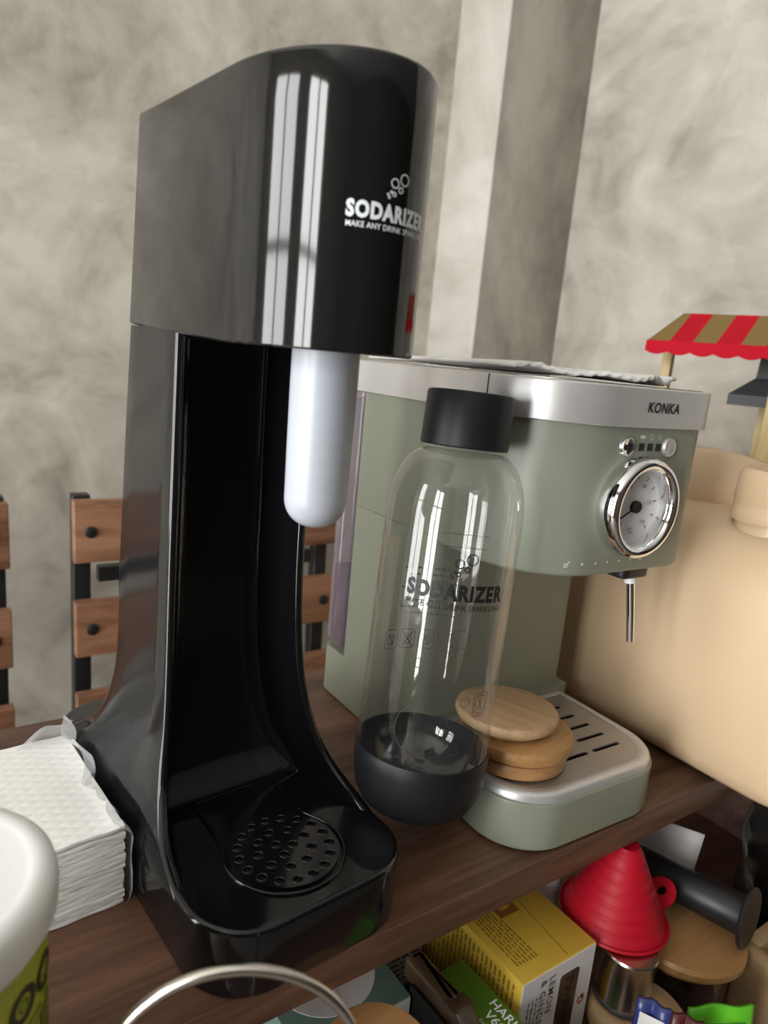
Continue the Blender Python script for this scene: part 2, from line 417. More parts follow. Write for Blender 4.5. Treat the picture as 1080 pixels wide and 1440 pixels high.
# ------------------------------------------------------------------ the shelf unit
SY0, SY1, SX0, SX1, STH = 0.267, 0.585, -0.75, 0.84, 0.023
su = thing('shelf_unit', 'dark walnut shelf unit carrying the two drink machines', 'shelf', (0.1, 0.4, r_['z0']))
def sh(name, q, m='walnut'):
    v, f = box(*q, 0.0015)
    return link_mesh(name, [(x-.1, y-.4, z-r_['z0']) for x, y, z in v], f, m, su)
LZ = -0.205
sh('top_board', (SX0, SX1, SY0, SY1, -STH, 0))
sh('lower_board', (SX0, SX1, 0.02, SY1, LZ-.022, LZ))
for sx in (SX0, SX1-.022):
    sh('side_panel', (sx, sx+.022, SY0+.005, SY1-.002, r_['z0'], -STH))
sh('bottom_board', (SX0+.022, SX1-.022, 0.03, SY1, r_['z0']+.06, r_['z0']+.082))
for sx in (SX0, SX1-.04):
    sh('post', (sx, sx+.04, 0.03, 0.07, r_['z0'], LZ-.022))

# ------------------------------------------------------------------ soda maker
SO = thing('soda_maker', 'tall glossy black soda maker with white lettering and round perforated drip tray', 'soda maker', (0.105, 0.358, 0), math.radians(4.9))
XC = 0.0655
def cr(xs, ys, q):           # catmull-rom through (xs, ys)
    i = max(0, min(len(xs)-2, int(np.searchsorted(xs, q)-1))); t = (q-xs[i])/(xs[i+1]-xs[i])
    def m_(k):
        a, b = max(0, k-1), min(len(xs)-1, k+1); return (ys[b]-ys[a])/(xs[b]-xs[a])
    h = xs[i+1]-xs[i]; m0, m1 = m_(i)*h, m_(i+1)*h
    return (2*t**3-3*t**2+1)*ys[i]+(t**3-2*t**2+t)*m0+(-2*t**3+3*t**2)*ys[i+1]+(t**3-t**2)*m1
zl = [.030, .038, .046, .058, .075, .10, .13, .18, .25, .325]
hw_ = [.0655, .0655, .0635, .0588, .0538, .0492, .0468, .0455, .0450, .0446]
df_ = [-.066, -.050, -.030, -.0135, -.002, .006, .011, .0145, .015, .015]
db_ = [.165, .152, .139, .123, .109, .100, .0965, .0945, .0905, .0846]
di_ = [.012, .014, .020, .028, .035, .041, .045, .047, .048, .048]
secs = []
for k in range(46):
    z = .030 + (.3215-.030)*(k/45)**1.7
    hw, df, db, di = (cr(zl, q, z) for q in (hw_, df_, db_, di_))
    t = 0.0062
    half = []                                            # from back centre round the outside to the inside centre
    half.append((0, db))
    R_ = .005+.017*max(0.0, min(1.0, (.16-z)/.10))
    for i in range(7):
        a = i/6*PI/2; half.append((-(hw-R_)-R_*math.sin(a), db-R_+R_*math.cos(a)))
    for i in range(1, 6): half.append((-hw, (db-R_)+(df+t*.5-(db-R_))*i/5))
    for i in range(1, 7):
        a = i/6*PI; half.append((-hw+t*.5-t*.5*math.cos(a), df+t*.5-t*.5*math.sin(a)))
    wi0, wi1 = hw-t, hw-.0165
    for i in range(1, 7):
        s_ = i/6; e = 1-(1-s_)**2.2
        half.append((-(wi0+(wi1-wi0)*s_**1.6), df+t*.5+(di-df-t*.5)*s_*.86))
    for i in range(1, 5):
        a = i/4*PI/2; half.append((-(wi1-.010+.010*math.cos(a)), df+t*.5+(di-df-t*.5)*(.86+.14*math.sin(a))))
    half.append((0, di))
    full = half + [(-x, y) for x, y in half[-2:0:-1]]
    secs.append([(XC+x, y, z) for x, y in full])
g = G(); g.add(*loft(secs))
g.build('column', 'gloss_black', SO, smooth=40)
g = G(); g.add(*prism(rrect(0, .131, -.098, .172, (.036, .036, .03, .03), 10), 0.0, .0385, .0015, .003)); g.build('base', 'gloss_black', SO, smooth=40)
# head: flat sides and a half-round nose
def head_poly(db):
    p = [(XC-.045, db-.0045)]
    for i in range(41):
        a = PI + i/40*PI; p.append((XC+.045*math.cos(a), -.037+.065*math.sin(a)))
    return p + [(XC+.045, db-.0045), (XC+.044, db-.001), (XC+.041, db), (XC-.041, db), (XC-.044, db-.001)]
hb = lambda y: .0058*max(0.0, (y+.037)/.12)                    # lower edge rises towards the back
hs = [[(x, y, .3165+hb(y)) for x, y in inset(head_poly(.0855), .0008)]]
for k in range(8):
    t = k/7; hs.append([(x, y, .3173+hb(y)*(1-t)+(.4323-.3173)*t) for x, y in head_poly(.0855-.0095*t)])
for k in range(1, 5):
    a = k/4*PI/2; hs.append([(x, y, .4345-.0022*(1-math.sin(a))) for x, y in inset(head_poly(.076), .0022*(1-math.cos(a)))])
link_mesh('head', *loft(hs), 'side_black', SO, smooth=30)
# slim shadow collar between head and column
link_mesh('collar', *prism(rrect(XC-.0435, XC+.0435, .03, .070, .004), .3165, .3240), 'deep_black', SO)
# carbonating tube
TR = .0165; prof = []
for i in range(13):
    a = i/12*PI/2; prof.append((max(.0002, .0158*math.sin(a)**.85), .2295 + .0145*(1-math.cos(a)) ))
prof += [(.0162, .27), (TR, .30), (TR, .3185)]
link_mesh('carbonation_tube', *lathe(prof, 40, XC, -.057, True, True), 'milky_white', SO, smooth=50)
# drip tray: keyhole inset with a raised lip and a perforated disc
TX, TY, TRR = .0645, -.053, .0345
zt = .0385
key = []
for i in range(31):
    a = math.radians(142) + (math.radians(398)-math.radians(142))*i/30
    key.append((TX+TRR*math.cos(a), TY+TRR*math.sin(a)))
lip = [(.0395, .0125), (.0385, -.004), (.0365, -.022)]
lip_r = [(.0905, -.022), (.0925, -.004), (.0945, .0125)]
lip_path = lip + key + lip_r
sm = [lip_path[0]]
for i in range(1, len(lip_path)-1): sm.append(tuple((lip_path[i-1][k]+2*lip_path[i][k]+lip_path[i+1][k])/4 for k in (0, 1)))
sm.append(lip_path[-1])
link_mesh('tray_lip', *tube([(x, y, zt+.0008) for x, y in sm], .0011, 8), 'gloss_black', SO, smooth=60)
holes = []
for n_, rr in ((17, .0262), (9, .0155), (3, .0055)):
    for i in range(n_):
        a = 2*PI*(i+.3*(n_ == 9))/n_; holes.append(circ(TX+rr*math.cos(a), TY+rr*math.sin(a), .0025, 12))
link_mesh('drip_plate', *plate_holes(circ(TX, TY, .0312, 56), holes, zt+.0002, zt+.0022), 'gloss_black', SO, smooth=30)
g = G()
for h in holes:
    cx = sum(p[0] for p in h)/12; cy = sum(p[1] for p in h)/12
    g.add(*lathe([(.0025, zt+.0022), (.0029, zt+.0025), (.0032, zt+.0022)], 12, cx, cy))
g.build('hole_rims', 'gloss_black', SO, smooth=60)
link_mesh('tray_well', *prism(circ(TX, TY, .0308, 40), zt-.0004, zt+.0004), 'deep_black', SO)
link_mesh('ramp_seam', *tube([(.0395, .0115, zt+.0006), (XC, .0115, zt+.0008), (.0945, .0115, zt+.0006)], .0005, 6), 'deep_black', SO)
# lettering on the nose
def logo(width, big_bold=0.05):
    g = G()
    h1 = width*.165; h2 = width*.055
    g.add(*text_geo('SODARIZER', width, h1, bold=big_bold, spacing=1.14))
    g.add(*shift(text_geo('MAKE ANY DRINK SPARKLING', width*.985, h2, bold=.012, spacing=1.05), 0, -h1*.5-h2*1.05))
    for (bx, by, br) in ((.095, .285, .052), (-.02, .235, .042), (.055, .185, .025), (-.055, .15, .010), (-.09, .125, .007), (-.02, .135, .018), (-.075, .1, .010)):
        g.add(*ring2(bx*width, (by+.045)*width, br*width, width*.011))
    return g
def nose_wrap(g, z0, x_off):
    tb = [(0.0, 0.0)]; N = 400; tab = []
    for k in range(N+1):
        a = -PI + PI*k/N; tab.append((a, XC+.0454*math.cos(a), -.037+.0654*math.sin(a)))
    L = [0.0]
    for k in range(1, N+1): L.append(L[-1]+math.hypot(tab[k][1]-tab[k-1][1], tab[k][2]-tab[k-1][2]))
    mid = L[N//2]
    def fn(x, y, z):
        q = mid+x_off+x; return (float(np.interp(q, L, [t[1] for t in tab])), float(np.interp(q, L, [t[2] for t in tab])), z0+y)
    return g.xf(fn)
g = nose_wrap(logo(.0425, .05), .3745, -.0022); g.build('logo_lettering', 'print_white', SO, smooth=0, recalc=False)

# ------------------------------------------------------------------ coffee machine
CO = thing('coffee_machine', 'sage green espresso machine with silver top band and round chrome gauge', 'coffee machine', (0.3272, 0.29, 0), math.radians(-1.6))
W = 0.166
RH = (.056, .030, .003, .003)
link_mesh('foot', *prism(rrect(-.005, W-.010, -.020, .098, (.042, .042, .002, .002), 10), 0.0015, .0365, .002, .0015), 'sage', CO)
link_mesh('rear_foot', *prism(rrect(-.0002, W-.004, .0975, .262, (.004, .004, .012, .012), 6), 0.0015, .047, .001, 0), 'sage', CO)
link_mesh('column', *prism(rrect(0, W-.004, .105, .2235, (.012, .012, .003, .003), 6), .0365, .190), 'sage', CO)
link_mesh('head', *prism(rrect(0, W, .004, .2235, RH, 14), .1865, .2885, .003, 0), 'sage', CO, smooth=30)
link_mesh('head_underside', *prism(inset(rrect(0, W, .004, .2235, RH, 14), .010), .1850, .1880), 'sage', CO)
link_mesh('top_band', *prism(rrect(-.003, W+.003, .000, .264, (.059, .033, .012, .012), 14), .2875, .3135, .0008, .0015), 'silver', CO, smooth=30)
link_mesh('top_plate', *prism(inset(rrect(-.003, W+.003, .000, .264, (.059, .033, .012, .012), 14), .006), .3125, .3142), 'silver_dull', CO)
link_mesh('band_seam', *box(-.0034, -.0028, .0640, .0646, .2885, .3130), 'print_grey', CO)
tk = link_mesh('water_tank', *prism(rrect(.0, W, .2245, .262, (.006, .006, .01, .01), 4), .047, .2870, .010, 0), 'tank_plastic', CO)
link_mesh('tank_water', *prism(rrect(.003, W-.003, .2275, .259, .005, 3), .052, .125), 'tank_fluid', tk)
link_mesh('tank_back', *box(.01, W-.01, .2585, .2605, .06, .28), 'paper_grey', tk)
# drip tray with slots
slots = []
for j in range(5):
    for i in range(3):
        x0 = .026 + i*.036; y0 = .010+j*.0155
        slots.append(rrect(x0, x0+.0305, y0, y0+.0036, .0017, 3))
po = rrect(-.003, W-.012, -.018, .100, (.040, .040, .006, .006), 10)
tr = link_mesh('drip_tray', *plate_holes(inset(po, .009), slots, .0410, .0425), 'silver_dull', CO, smooth=20)
rim = [[(x, y, .0365) for x, y in po], [(x, y, .0405) for x, y in inset(po, .0002)], [(x, y, .0423) for x, y in inset(po, .0018)], [(x, y, .0431) for x, y in inset(po, .0045)], [(x, y, .0429) for x, y in inset(po, .007)], [(x, y, .0421) for x, y in inset(po, .0092)]]
link_mesh('tray_rim', *loft(rim, False, False), 'silver', tr, smooth=60)
link_mesh('tray_hollow', *prism(inset(po, .01), .0369, .0375), 'deep_black', tr)
# gauge
GX, GZ, GY = .0830, .2345, .004
def face_front(vf, gx=GX, gz=GZ, y0=GY):            # local z axis of the lathe -> machine's front (-y)
    return [(gx+x, y0-z, gz+y) for x, y, z in vf[0]], vf[1]
bz = link_mesh('gauge_bezel', *face_front(lathe([(.0335, -.001), (.0345, .004), (.0345, .009), (.0335, .0135), (.0315, .0155), (.0285, .0155), (.0265, .0135), (.0258, .010), (.0255, .003)], 64)), 'chrome', CO, smooth=60)
link_mesh('dial', *face_front(lathe([(.0258, .0032), (.0004, .0032)], 48, cap0=False, cap1=True)), 'dial', bz)
g = G()
for i in range(11):
    a = math.radians(225-27*i); g.add(*line2([(.019*math.cos(a), .019*math.sin(a)), (.0225*math.cos(a), .0225*math.sin(a))], .0008))
for i, s_ in enumerate(('0', '30', '60', '90', '120', '150')):
    a = math.radians(225-54*i); g.add(*shift(text_geo(s_, hgt=.0026), .0155*math.cos(a), .0155*math.sin(a)))
g.add(*shift(text_geo('°C', hgt=.0042), -.001, -.0165))
g.v = [(GX+x, GY-.0037, GZ+y) for x, y, z in g.v]; g.build('dial_marks', 'dial_mark', bz, smooth=0, recalc=False)
g = G(); a = math.radians(207)
g.add(*lathe([(.0042, .0034), (.0042, .0062), (.0036, .0070), (.0002, .0070)], 20, cap1=True))
g.v = [(x, y, z) for x, y, z in g.v]
nv, nf = line2([(0, 0), (.017*math.cos(a), .017*math.sin(a))], .0016); g.add([(x, y, .0052) for x, y, z in nv], nf)
v, f = face_front((g.v, g.f)); link_mesh('needle', v, f, 'print_black', bz)
link_mesh('gauge_glass', *face_front(lathe([(.0262, .0098), (.0003, .0100)], 48, cap1=True)), 'pane_glass', bz)
# push buttons and indicator lamps
for bx, m_ in ((.0690, 'chrome'), (.1130, 'silver')):
    b_ = link_mesh('push_button', *face_front(lathe([(.0066, -.001), (.0066, .0012), (.0060, .0022), (.0052, .0014), (.0002, .0018)], 28, cap1=True), bx, .2745), m_, CO, smooth=50)
    g = G()
    if m_ == 'chrome':
        g.add(*rect2(-.0030, .0022, -.0012, .0012)); g.add(*rect2(-.0016, .0010, -.0022, -.0012)); g.add(*ring2(.0026, .0002, .0011, .0006, 12))
    else:
        for q in range(3): g.add(*line2([(-.002+.0020*q, -.0012), (-.0026+.002*q, .0004), (-.0016+.002*q, .0018)], .0005))
    g.v = [(bx+x, GY-.0023, .2745+y) for x, y, z in g.v]; g.build('button_icon', 'print_black' if m_ == 'chrome' else 'icon_pale', b_, smooth=0, recalc=False)
for i in range(3):
    g = G(); x0 = .0820+.0088*i
    g.add(*box(x0, x0+.0052, GY-.0004, GY+.001, .2718, .2768)); g.build('indicator_lamp', 'lamp_dark', CO)
g = G()
g.add(*rect2(.0862, .0908, .2800, .2822)); g.add(*ring2(.0913, .2812, .0009, .0004, 12)); g.add(*ring2(.0978, .2812, .0017, .0005, 16)); g.add(*line2([(.1065, .2795), (.1085, .2812), (.1065, .2829), (.1045, .2812)], .0005, True))
g.v = [(x-.0045, GY-.0004, y) for x, y, z in g.v]; g.build('indicator_icons', 'icon_pale', CO, smooth=0, recalc=False)
# lock scale along the lower edge, bent with the rounded corner
def head_front_y(x):
    if x < .056: return .004+.056-math.sqrt(max(0, .056**2-(.056-x)**2))
    return .004
g = G()
for i in range(5): g.add(*[(list(ring2(.050+.0118*i, .1992, .00045, .0009, 8)[0])), ring2(0, 0, 1, 1, 8)[1]])
g.add(*ring2(.0385, .1982, .0011, .0005, 14)); g.add(*line2([(.0395, .1993), (.0402, .2006), (.0412, .2008)], .0005))
g.add(*ring2(.1085, .1990, .0010, .0007, 12)); g.add(*line2([(.1085, .2), (.1087, .2018)], .0006))
g.v = [(x-.005, head_front_y(x-.005)-.0004, y-.0035) for x, y, z in g.v]; g.build('lock_scale', 'print_white', CO, smooth=0, recalc=False)
g = G(); g.add(*text_geo('KONKA', .033, .0070, bold=.022, shear=.12, spacing=1.10)); g.v = [(.0960+x, -.0004, .3010+y) for x, y, z in g.v]
g.build('brand_lettering', 'print_black', CO, smooth=0, recalc=False)
# steam wand
link_mesh('wand_pivot', *prism(rrect(.100, .130, .012, .032, .006), .1770, .1865, .002, 0), 'satin_black', CO)
link_mesh('steam_wand', *tube([(.116, .020, .183), (.1178, .0185, .172), (.1205, .0165, .151), (.1235, .0145, .1265)], [.0030, .0030, .0030, .0027], 14), 'chrome', CO, smooth=60)
link_mesh('wand_sleeve', *tube([(.1166, .0196, .1790), (.1177, .0187, .1720)], .0044, 14), 'white_plastic', CO, smooth=60)

# kitchen paper on top of the coffee machine
def sheet(name, nx, ny, fn, material, thick=0.0, parent=None):
    v = [fn(i/(nx-1), j/(ny-1)) for j in range(ny) for i in range(nx)]
    f = [(j*nx+i, j*nx+i+1, (j+1)*nx+i+1, (j+1)*nx+i) for j in range(ny-1) for i in range(nx-1)]
    o = link_mesh(name, v, f, material, parent, 60)
    if thick:
        md = o.modifiers.new('thickness', 'SOLIDIFY'); md.thickness = thick; md.offset = 1
    return o
def towel(u, v):
    x = .333 + .148*u + .004*math.sin(v*9); y = .335 + .175*v + .006*math.sin(u*7+1) - .02*u*(1-v) - .018*math.sin(PI*u)*(1-v)
    z = .3180 + .0012*(1+math.sin(u*13+v*5))*(.4+.6*abs(math.sin(u*4+.6))) + .0014*(1-v)*(1+math.sin(u*21)) + .0008*math.sin(u*120)
    return (x, y, z)
tag(sheet('paper_towel', 70, 24, towel, 'paper', .0022), 'crinkled white paper towel lying on top of the green coffee machine', 'paper towel')

# ------------------------------------------------------------------ clear bottle, wedged between the machines
b0 = Vector((.2745, .3215, .0303)); ax = (Vector((.2930, .3322, .3005))-b0).normalized()
BO = thing('drink_bottle', 'clear plastic bottle with black cap and black cup base leaning between the machines', 'bottle', tuple(b0))
q_ = Vector((0, 0, 1)).rotation_difference(ax); BO.rotation_mode = 'QUATERNION'; BO.rotation_quaternion = q_
prof = [(.0005, 0), (.014, 0), (.021, .0010), (.0300, .0034), (.0365, .0080), (.0412, .0165), (.0432, .027), (.0437, .036), (.0438, .0440), (.0432, .0450), (.0424, .0445), (.0418, .034)]
link_mesh('base_cup', *lathe(prof, 72, cap0=True), 'matte_black', BO, smooth=50)
prof = [(.0004, .012), (.010, .0115), (.020, .013), (.030, .019), (.0385, .030), (.0424, .040), (.0428, .05), (.0427, .195)]
for i in range(1, 13):
    a = i/12*PI/2; prof.append((.0205+(.0426-.0205)*math.cos(a)**.9, .195+.041*math.sin(a)))
prof += [(.0200, .2385), (.0200, .250)]
link_mesh('bottle_wall', *lathe(prof, 80), 'pet', BO, smooth=60)
prof = [(.0205, .2385), (.0265, .2378), (.0272, .2386), (.0268, .2695), (.0262, .2707), (.0250, .2711), (.0240, .2703), (.0004, .2703)]
link_mesh('cap', *lathe(prof, 64, cap1=True), 'matte_black', BO, smooth=40)
A0 = math.radians(240); RB = .0426
wrap(logo(.061, .05), RB, A0, .1560).build('logo_lettering', 'print_black', BO, smooth=0, recalc=False)
for (bx, by, br) in ((-.006, .123, .0100), (.0050, .1285, .0058), (-.0055, .1080, .0056), (-.0165, .1115, .0030), (.014, .090, .0030), (-.010, .070, .0165), (.011, .060, .003), (.010, .0545, .0035)):
    g = G(); g.add(*ring2(bx, by, br, .00032, 36)); wrap(g, RB, A0, 0).build('bubble_print', 'print_grey', BO, smooth=0, recalc=False)
g = G()
g.add(*line2([(-.0138, .1900), (.0138, .1900)], .0003)); g.add(*line2([(-.0138, .1825), (.0138, .1825)], .0003))
wrap(g, RB, A0, 0).build('fill_line', 'print_grey', BO, smooth=0, recalc=False)
# small print and care symbols on the far side of the wall, read through the bottle
g = G()
def marks(x0, x1, y, h, lo=.0015, hi=.006, gap=.001):          # a line of print too small to read
    g_ = G(); t_ = x0
    while t_ < x1:
        d = random.uniform(lo, hi); e = t_
        while e < min(x1, t_+d):
            g_.add(*rect2(e, e+h*.55, y, y+h*random.choice((.7, .7, 1)))); e += h*.8
        t_ = e+gap
    return g_.v, g_.f
for i in range(8): g.add(*marks(-.024+random.uniform(0, .006), .024-.004*(i % 3), .150-.0046*i, .0017))
wrap(g, RB, A0+PI-.05, 0).build('small_print', 'print_grey', BO, smooth=0, recalc=False)
g = G()
for i in range(4):
    x0 = -.024+.0135*i; g.add(*line2(rrect(x0, x0+.0105, .093, .1065, .002, 3), .0004, True))
    g.add(*ring2(x0+.0052, .0995, .0032, .0004, 18)); g.add(*line2([(x0+.003, .096), (x0+.0075, .103)], .0005))
g.add(*line2([(.0045, .0945), (.0120, .1050)], .0008)); g.add(*line2([(.0045, .1050), (.0120, .0945)], .0008))
wrap(g, RB, A0+PI+.1, 0).build('care_symbols', 'print_grey', BO, smooth=0, recalc=False)
g = G(); g.add(*line2(rrect(.0205, .0315, .0805, .0950, .002, 3), .0004, True)); g.add(*line2(rrect(.0220, .0300, .0822, .0935, .003, 3), .0004, True))
g.add(*line2([(.0242, .0845), (.0280, .0910), (.0242, .0910), (.0280, .0845)], .0005, True))
wrap(g, RB, A0, 0).build('hourglass_symbol', 'print_grey', BO, smooth=0, recalc=False)

# ------------------------------------------------------------------ wooden lids on the coffee machine's tray
def lid(name, label, x, y, z, r, t, plug_r, plug_t, m, tilt=(0, 0), group=None, plug_below=True, rz=0.3):
    o = thing(name, label, 'lid', (x, y, z), rz, group); o.rotation_euler = (tilt[0], tilt[1], rz)
    b = min(.0042, t*.42)
    zz = plug_t
    prof = [(.0005, zz), (r-b, zz), (r-b*.3, zz+b*.3), (r, zz+b), (r, zz+t-b), (r-b*.3, zz+t-b*.3), (r-b, zz+t), (.0005, zz+t)]
    link_mesh('disc', *lathe(prof, 64, cap0=True, cap1=True), m, o, smooth=40)
    if plug_t: link_mesh('plug', *lathe([(.0005, 0), (plug_r-.003, 0), (plug_r-.0008, .0008), (plug_r, .003), (plug_r, plug_t*.66), (plug_r-.0010, plug_t*.86), (plug_r-.0045, plug_t), (.0005, plug_t)], 56, cap0=True), m, o, smooth=40)
    return o
p = onz(727, 1020, .0655)
lid('jar_lid', 'brown bamboo jar lid resting on the silver drip tray beneath a paler lid', p[0], p[1], .0434, .0415, .0110, .0380, .0115, 'bamboo_dark')
p = onz(714, 990, .080)
lid('jar_lid', 'pale wooden jar lid lying on top of a browner lid on drip tray', p[0], p[1], .0668, .0375, .0085, .032, .0035, 'bamboo', tilt=(math.radians(-1), math.radians(1)))

# ------------------------------------------------------------------ napkins in torn wrapper
NX0, NX1, NY0, NY1 = -.022, .098, .357, .472
NR = math.radians(1.5)
def napkin(k, top=False):
    z0 = .0008+.00215*k; j = random.uniform
    dx, dy = j(-.0006, .0006), j(-.0006, .0006)
    n = 25; v = []
    g = G()
    def wob(x, y): return .0005*math.sin(x*140+k*1.7)+.0005*math.sin(y*120+k*2.3)
    xs = [NX0+dx+(NX1-NX0)*i/(n-1) for i in range(n)]; yy = [NY0+dy+(NY1-NY0)*i/(n-1) for i in range(n)]
    up = [(x, y+.0004*math.sin(x*260+k*2.1), z0+.0017+.35*wob(x, y)) for y in yy for x in xs]
    lo = [(x, y+.0004*math.sin(x*260+k*2.1), z0+.35*wob(x, y)) for y in yy for x in xs]
    f = [(b*n+a, b*n+a+1, (b+1)*n+a+1, (b+1)*n+a) for b in range(n-1) for a in range(n-1)]
    g.add(up, f); m = len(up); g.add(lo, [q[::-1] for q in f])
    edge = [i for i in range(n)]+[i*n+n-1 for i in range(1, n)]+[(n-1)*n+i for i in range(n-2, -1, -1)]+[i*n for i in range(n-2, 0, -1)]
    for i in range(len(edge)):
        a, b = edge[i], edge[(i+1) % len(edge)]; g.f.append((a, b, b+m, a+m))
    return g
# embossed top napkin material
me_ = mat('paper_embossed', (0.88, 0.87, 0.84), 0.85)
nt = me_.node_tree; tc = nt.nodes.new('ShaderNodeTexCoord'); mp = nt.nodes.new('ShaderNodeMapping'); mp.inputs['Rotation'].default_value = (0, 0, .78); mp.inputs['Scale'].default_value = (110, 190, 150)
nt.links.new(tc.outputs['Object'], mp.inputs[0]); sp = nt.nodes.new('ShaderNodeSeparateXYZ'); nt.links.new(mp.outputs[0], sp.inputs[0])
sn = []
for k in ('X', 'Y'):
    q = nt.nodes.new('ShaderNodeMath'); q.operation = 'SINE'
    q0 = nt.nodes.new('ShaderNodeMath'); q0.operation = 'MULTIPLY'; q0.inputs[1].default_value = PI
    nt.links.new(sp.outputs[k], q0.inputs[0]); nt.links.new(q0.outputs[0], q.inputs[0]); sn.append(q)
q = nt.nodes.new('ShaderNodeMath'); q.operation = 'MULTIPLY'; nt.links.new(sn[0].outputs[0], q.inputs[0]); nt.links.new(sn[1].outputs[0], q.inputs[1])
q2 = nt.nodes.new('ShaderNodeMath'); q2.operation = 'ABSOLUTE'; nt.links.new(q.outputs[0], q2.inputs[0])
bp = nt.nodes.new('ShaderNodeBump'); bp.inputs['Strength'].default_value = 0.35; bp.inputs['Distance'].default_value = 0.0006
nt.links.new(q2.outputs[0], bp.inputs['Height']); nt.links.new(bp.outputs['Normal'], nt.nodes['Principled BSDF'].inputs['Normal'])
NK = 22
def turn(o, c=(.100, .357), a=math.radians(4.6)):
    R2 = Matrix.Rotation(a, 3, 'Z'); q = R2 @ Vector((c[0], c[1], 0)); o.rotation_euler = (0, 0, a); o.location = (c[0]-q.x, c[1]-q.y, 0); return o
for k in range(NK):
    g = napkin(k)
    if k == NK-1: g.v = [(x, y, z+.0006+.0016*max(0, (x-.04)/.06)*max(0, (.40-y)/.05)) for x, y, z in g.v]
    o = g.build('paper_napkin', 'paper_embossed' if k == NK-1 else 'paper', None, 40); turn(o)
    if k == NK-1: tag(o, 'embossed white napkin on top of the stack beside the soda maker', 'napkin', 'napkins stacked in the wrapper')
    else: tag(o, 'white folded paper napkin within the stack, under the embossed top one', 'napkin', 'napkins stacked in the wrapper')
def wrapper(u, v):                       # runs along the right side, round the back corner and along the back
    L1, L2 = NY1-NY0, NX1-NX0; s_ = u*(L1+L2*.8)
    top = .050+.016*max(0, 1-abs(u-.5)/.22)+.004*math.sin(u*23)+.003*math.sin(u*41)
    off = .0022+.0018*math.sin(u*31+v*4)+.0012*math.sin(v*9+u*60) + .002*v
    top += .004*(u < .5)
    if s_ < L1: x, y = NX1+off, NY0-.001+s_
    else: x, y = NX1+.002-(s_-L1), NY1+off
    d = abs(s_-L1)
    if d < .01: x += .002
    lean = -.010*max(0, v-.78)/.22*(1 if s_ < L1 else 0)
    ly = -.012*max(0, v-.75)/.25*(0 if s_ < L1 else 1)
    return (min(x+lean, .1025), y+ly, .0005+top*v)
tag(turn(sheet('plastic_wrapper', 90, 22, wrapper, 'film')), 'torn clear plastic wrapper round the napkin stack', 'wrapper')
g = G(); g.add(*lathe([(.0005, .0005), (.022, .0005), (.026, .012), (.029, .040), (.030, .055), (.0285, .055), (.0275, .04), (.024, .014), (.0005, .006)], 40)); p = onz(-12, 1062, .0)
c_ = g.build('paper_cup', 'white_plastic', None, 50); c_.location = (.030, .545, 0); c_.scale = (.8, .8, .7)
tag(c_, 'small white cup at the back of the shelf behind the napkins', 'cup')

# ------------------------------------------------------------------ jar with white lid and lime label
JR, JH = .0500, .1265
JA = thing('tub', 'white lidded tub with lime green label in front of the napkins', 'tub', (-.0055, .2575, 0))
link_mesh('body', *lathe([(.0005, 0), (.044, 0), (.0465, .003), (.0468, .108), (.0450, .112), (.0005, .112)], 72, cap0=True, cap1=True), 'white_plastic', JA, smooth=40)
link_mesh('label', *lathe([(.0470, .010), (.0472, .0105), (.0472, .1030), (.0470, .1034)], 72), 'lime', JA, smooth=60)
link_mesh('lid', *lathe([(.0478, .1050), (.0482, .1050), (.0484, .1075), (.0486, .1090), (.0506, .1096), (.0510, .1180), (.0500, .1225), (.0480, .1245), (.0440, .1250), (.0415, .1243), (.0395, .1232), (.0005, .1230)], 72, cap1=True), 'white_plastic', JA, smooth=50)
g = G(); aJ = math.radians(-14)
for sx in (-.0075, .0075):
    g.add(*ring2(sx, .089, .0056, .0026, 28)); g.add(*ring2(sx, .089, .0022, .0006, 16))
wrap(g, .0473, aJ-.35, 0).build('badge_print', 'label_ink', JA, smooth=0, recalc=False)
g = G()
for i in range(6):
    for s0, s1 in ((-.016, -.009), (-.007, .004+.002*(i % 3)), (.007, .015)): g.add(*rect2(s0, s1,   .077-.0042*i, .0788-.0042*i))
g.add(*rect2(.004, .012, .064, .074))
wrap(g, .0473, aJ-.35, 0).build('label_print', 'lime_dark', JA, smooth=0, recalc=False)

# ------------------------------------------------------------------ wire basket on the lower board, in front
bc = onz(345, 1400, .05)
vdir = np.array([bc[0], bc[1]])/math.hypot(bc[0], bc[1]); side = np.array([vdir[1], -vdir[0]])
WB = thing('wire_basket', 'steel wire basket with a round bail handle below the soda maker', 'basket', (.0905, .1855, LZ))
wang = math.atan2(side[1], side[0]); WB.rotation_euler = (0, 0, wang)
hz = .1085-LZ; HR = .0440
arch = []
for i in range(41):
    a = PI*i/40; arch.append((HR*math.cos(a), 0, hz-HR+HR*math.sin(a)))
arch = [(HR, 0, .10)] + arch + [(-HR, 0, .10)]
link_mesh('handle', *tube(arch, .0021, 10), 'steel_wire', WB, smooth=60)
def ringp(r, z, n=40): return [(r*math.cos(2*PI*i/n), r*math.sin(2*PI*i/n), z) for i in range(n)]
for z in (.003, .035, .068, .10):
    link_mesh('hoop', *tube(ringp(HR-.004*(.10-z)/.1, z), .0016 if z < .1 else .0022, 8, closed=True), 'steel_wire', WB, smooth=60)
for i in range(16):
    a = 2*PI*(i+.5)/16; link_mesh('upright', *tube([((HR-.004)*math.cos(a), (HR-.004)*math.sin(a), .003), (HR*math.cos(a), HR*math.sin(a), .10)], .0011, 6), 'steel_wire', WB, smooth=60)

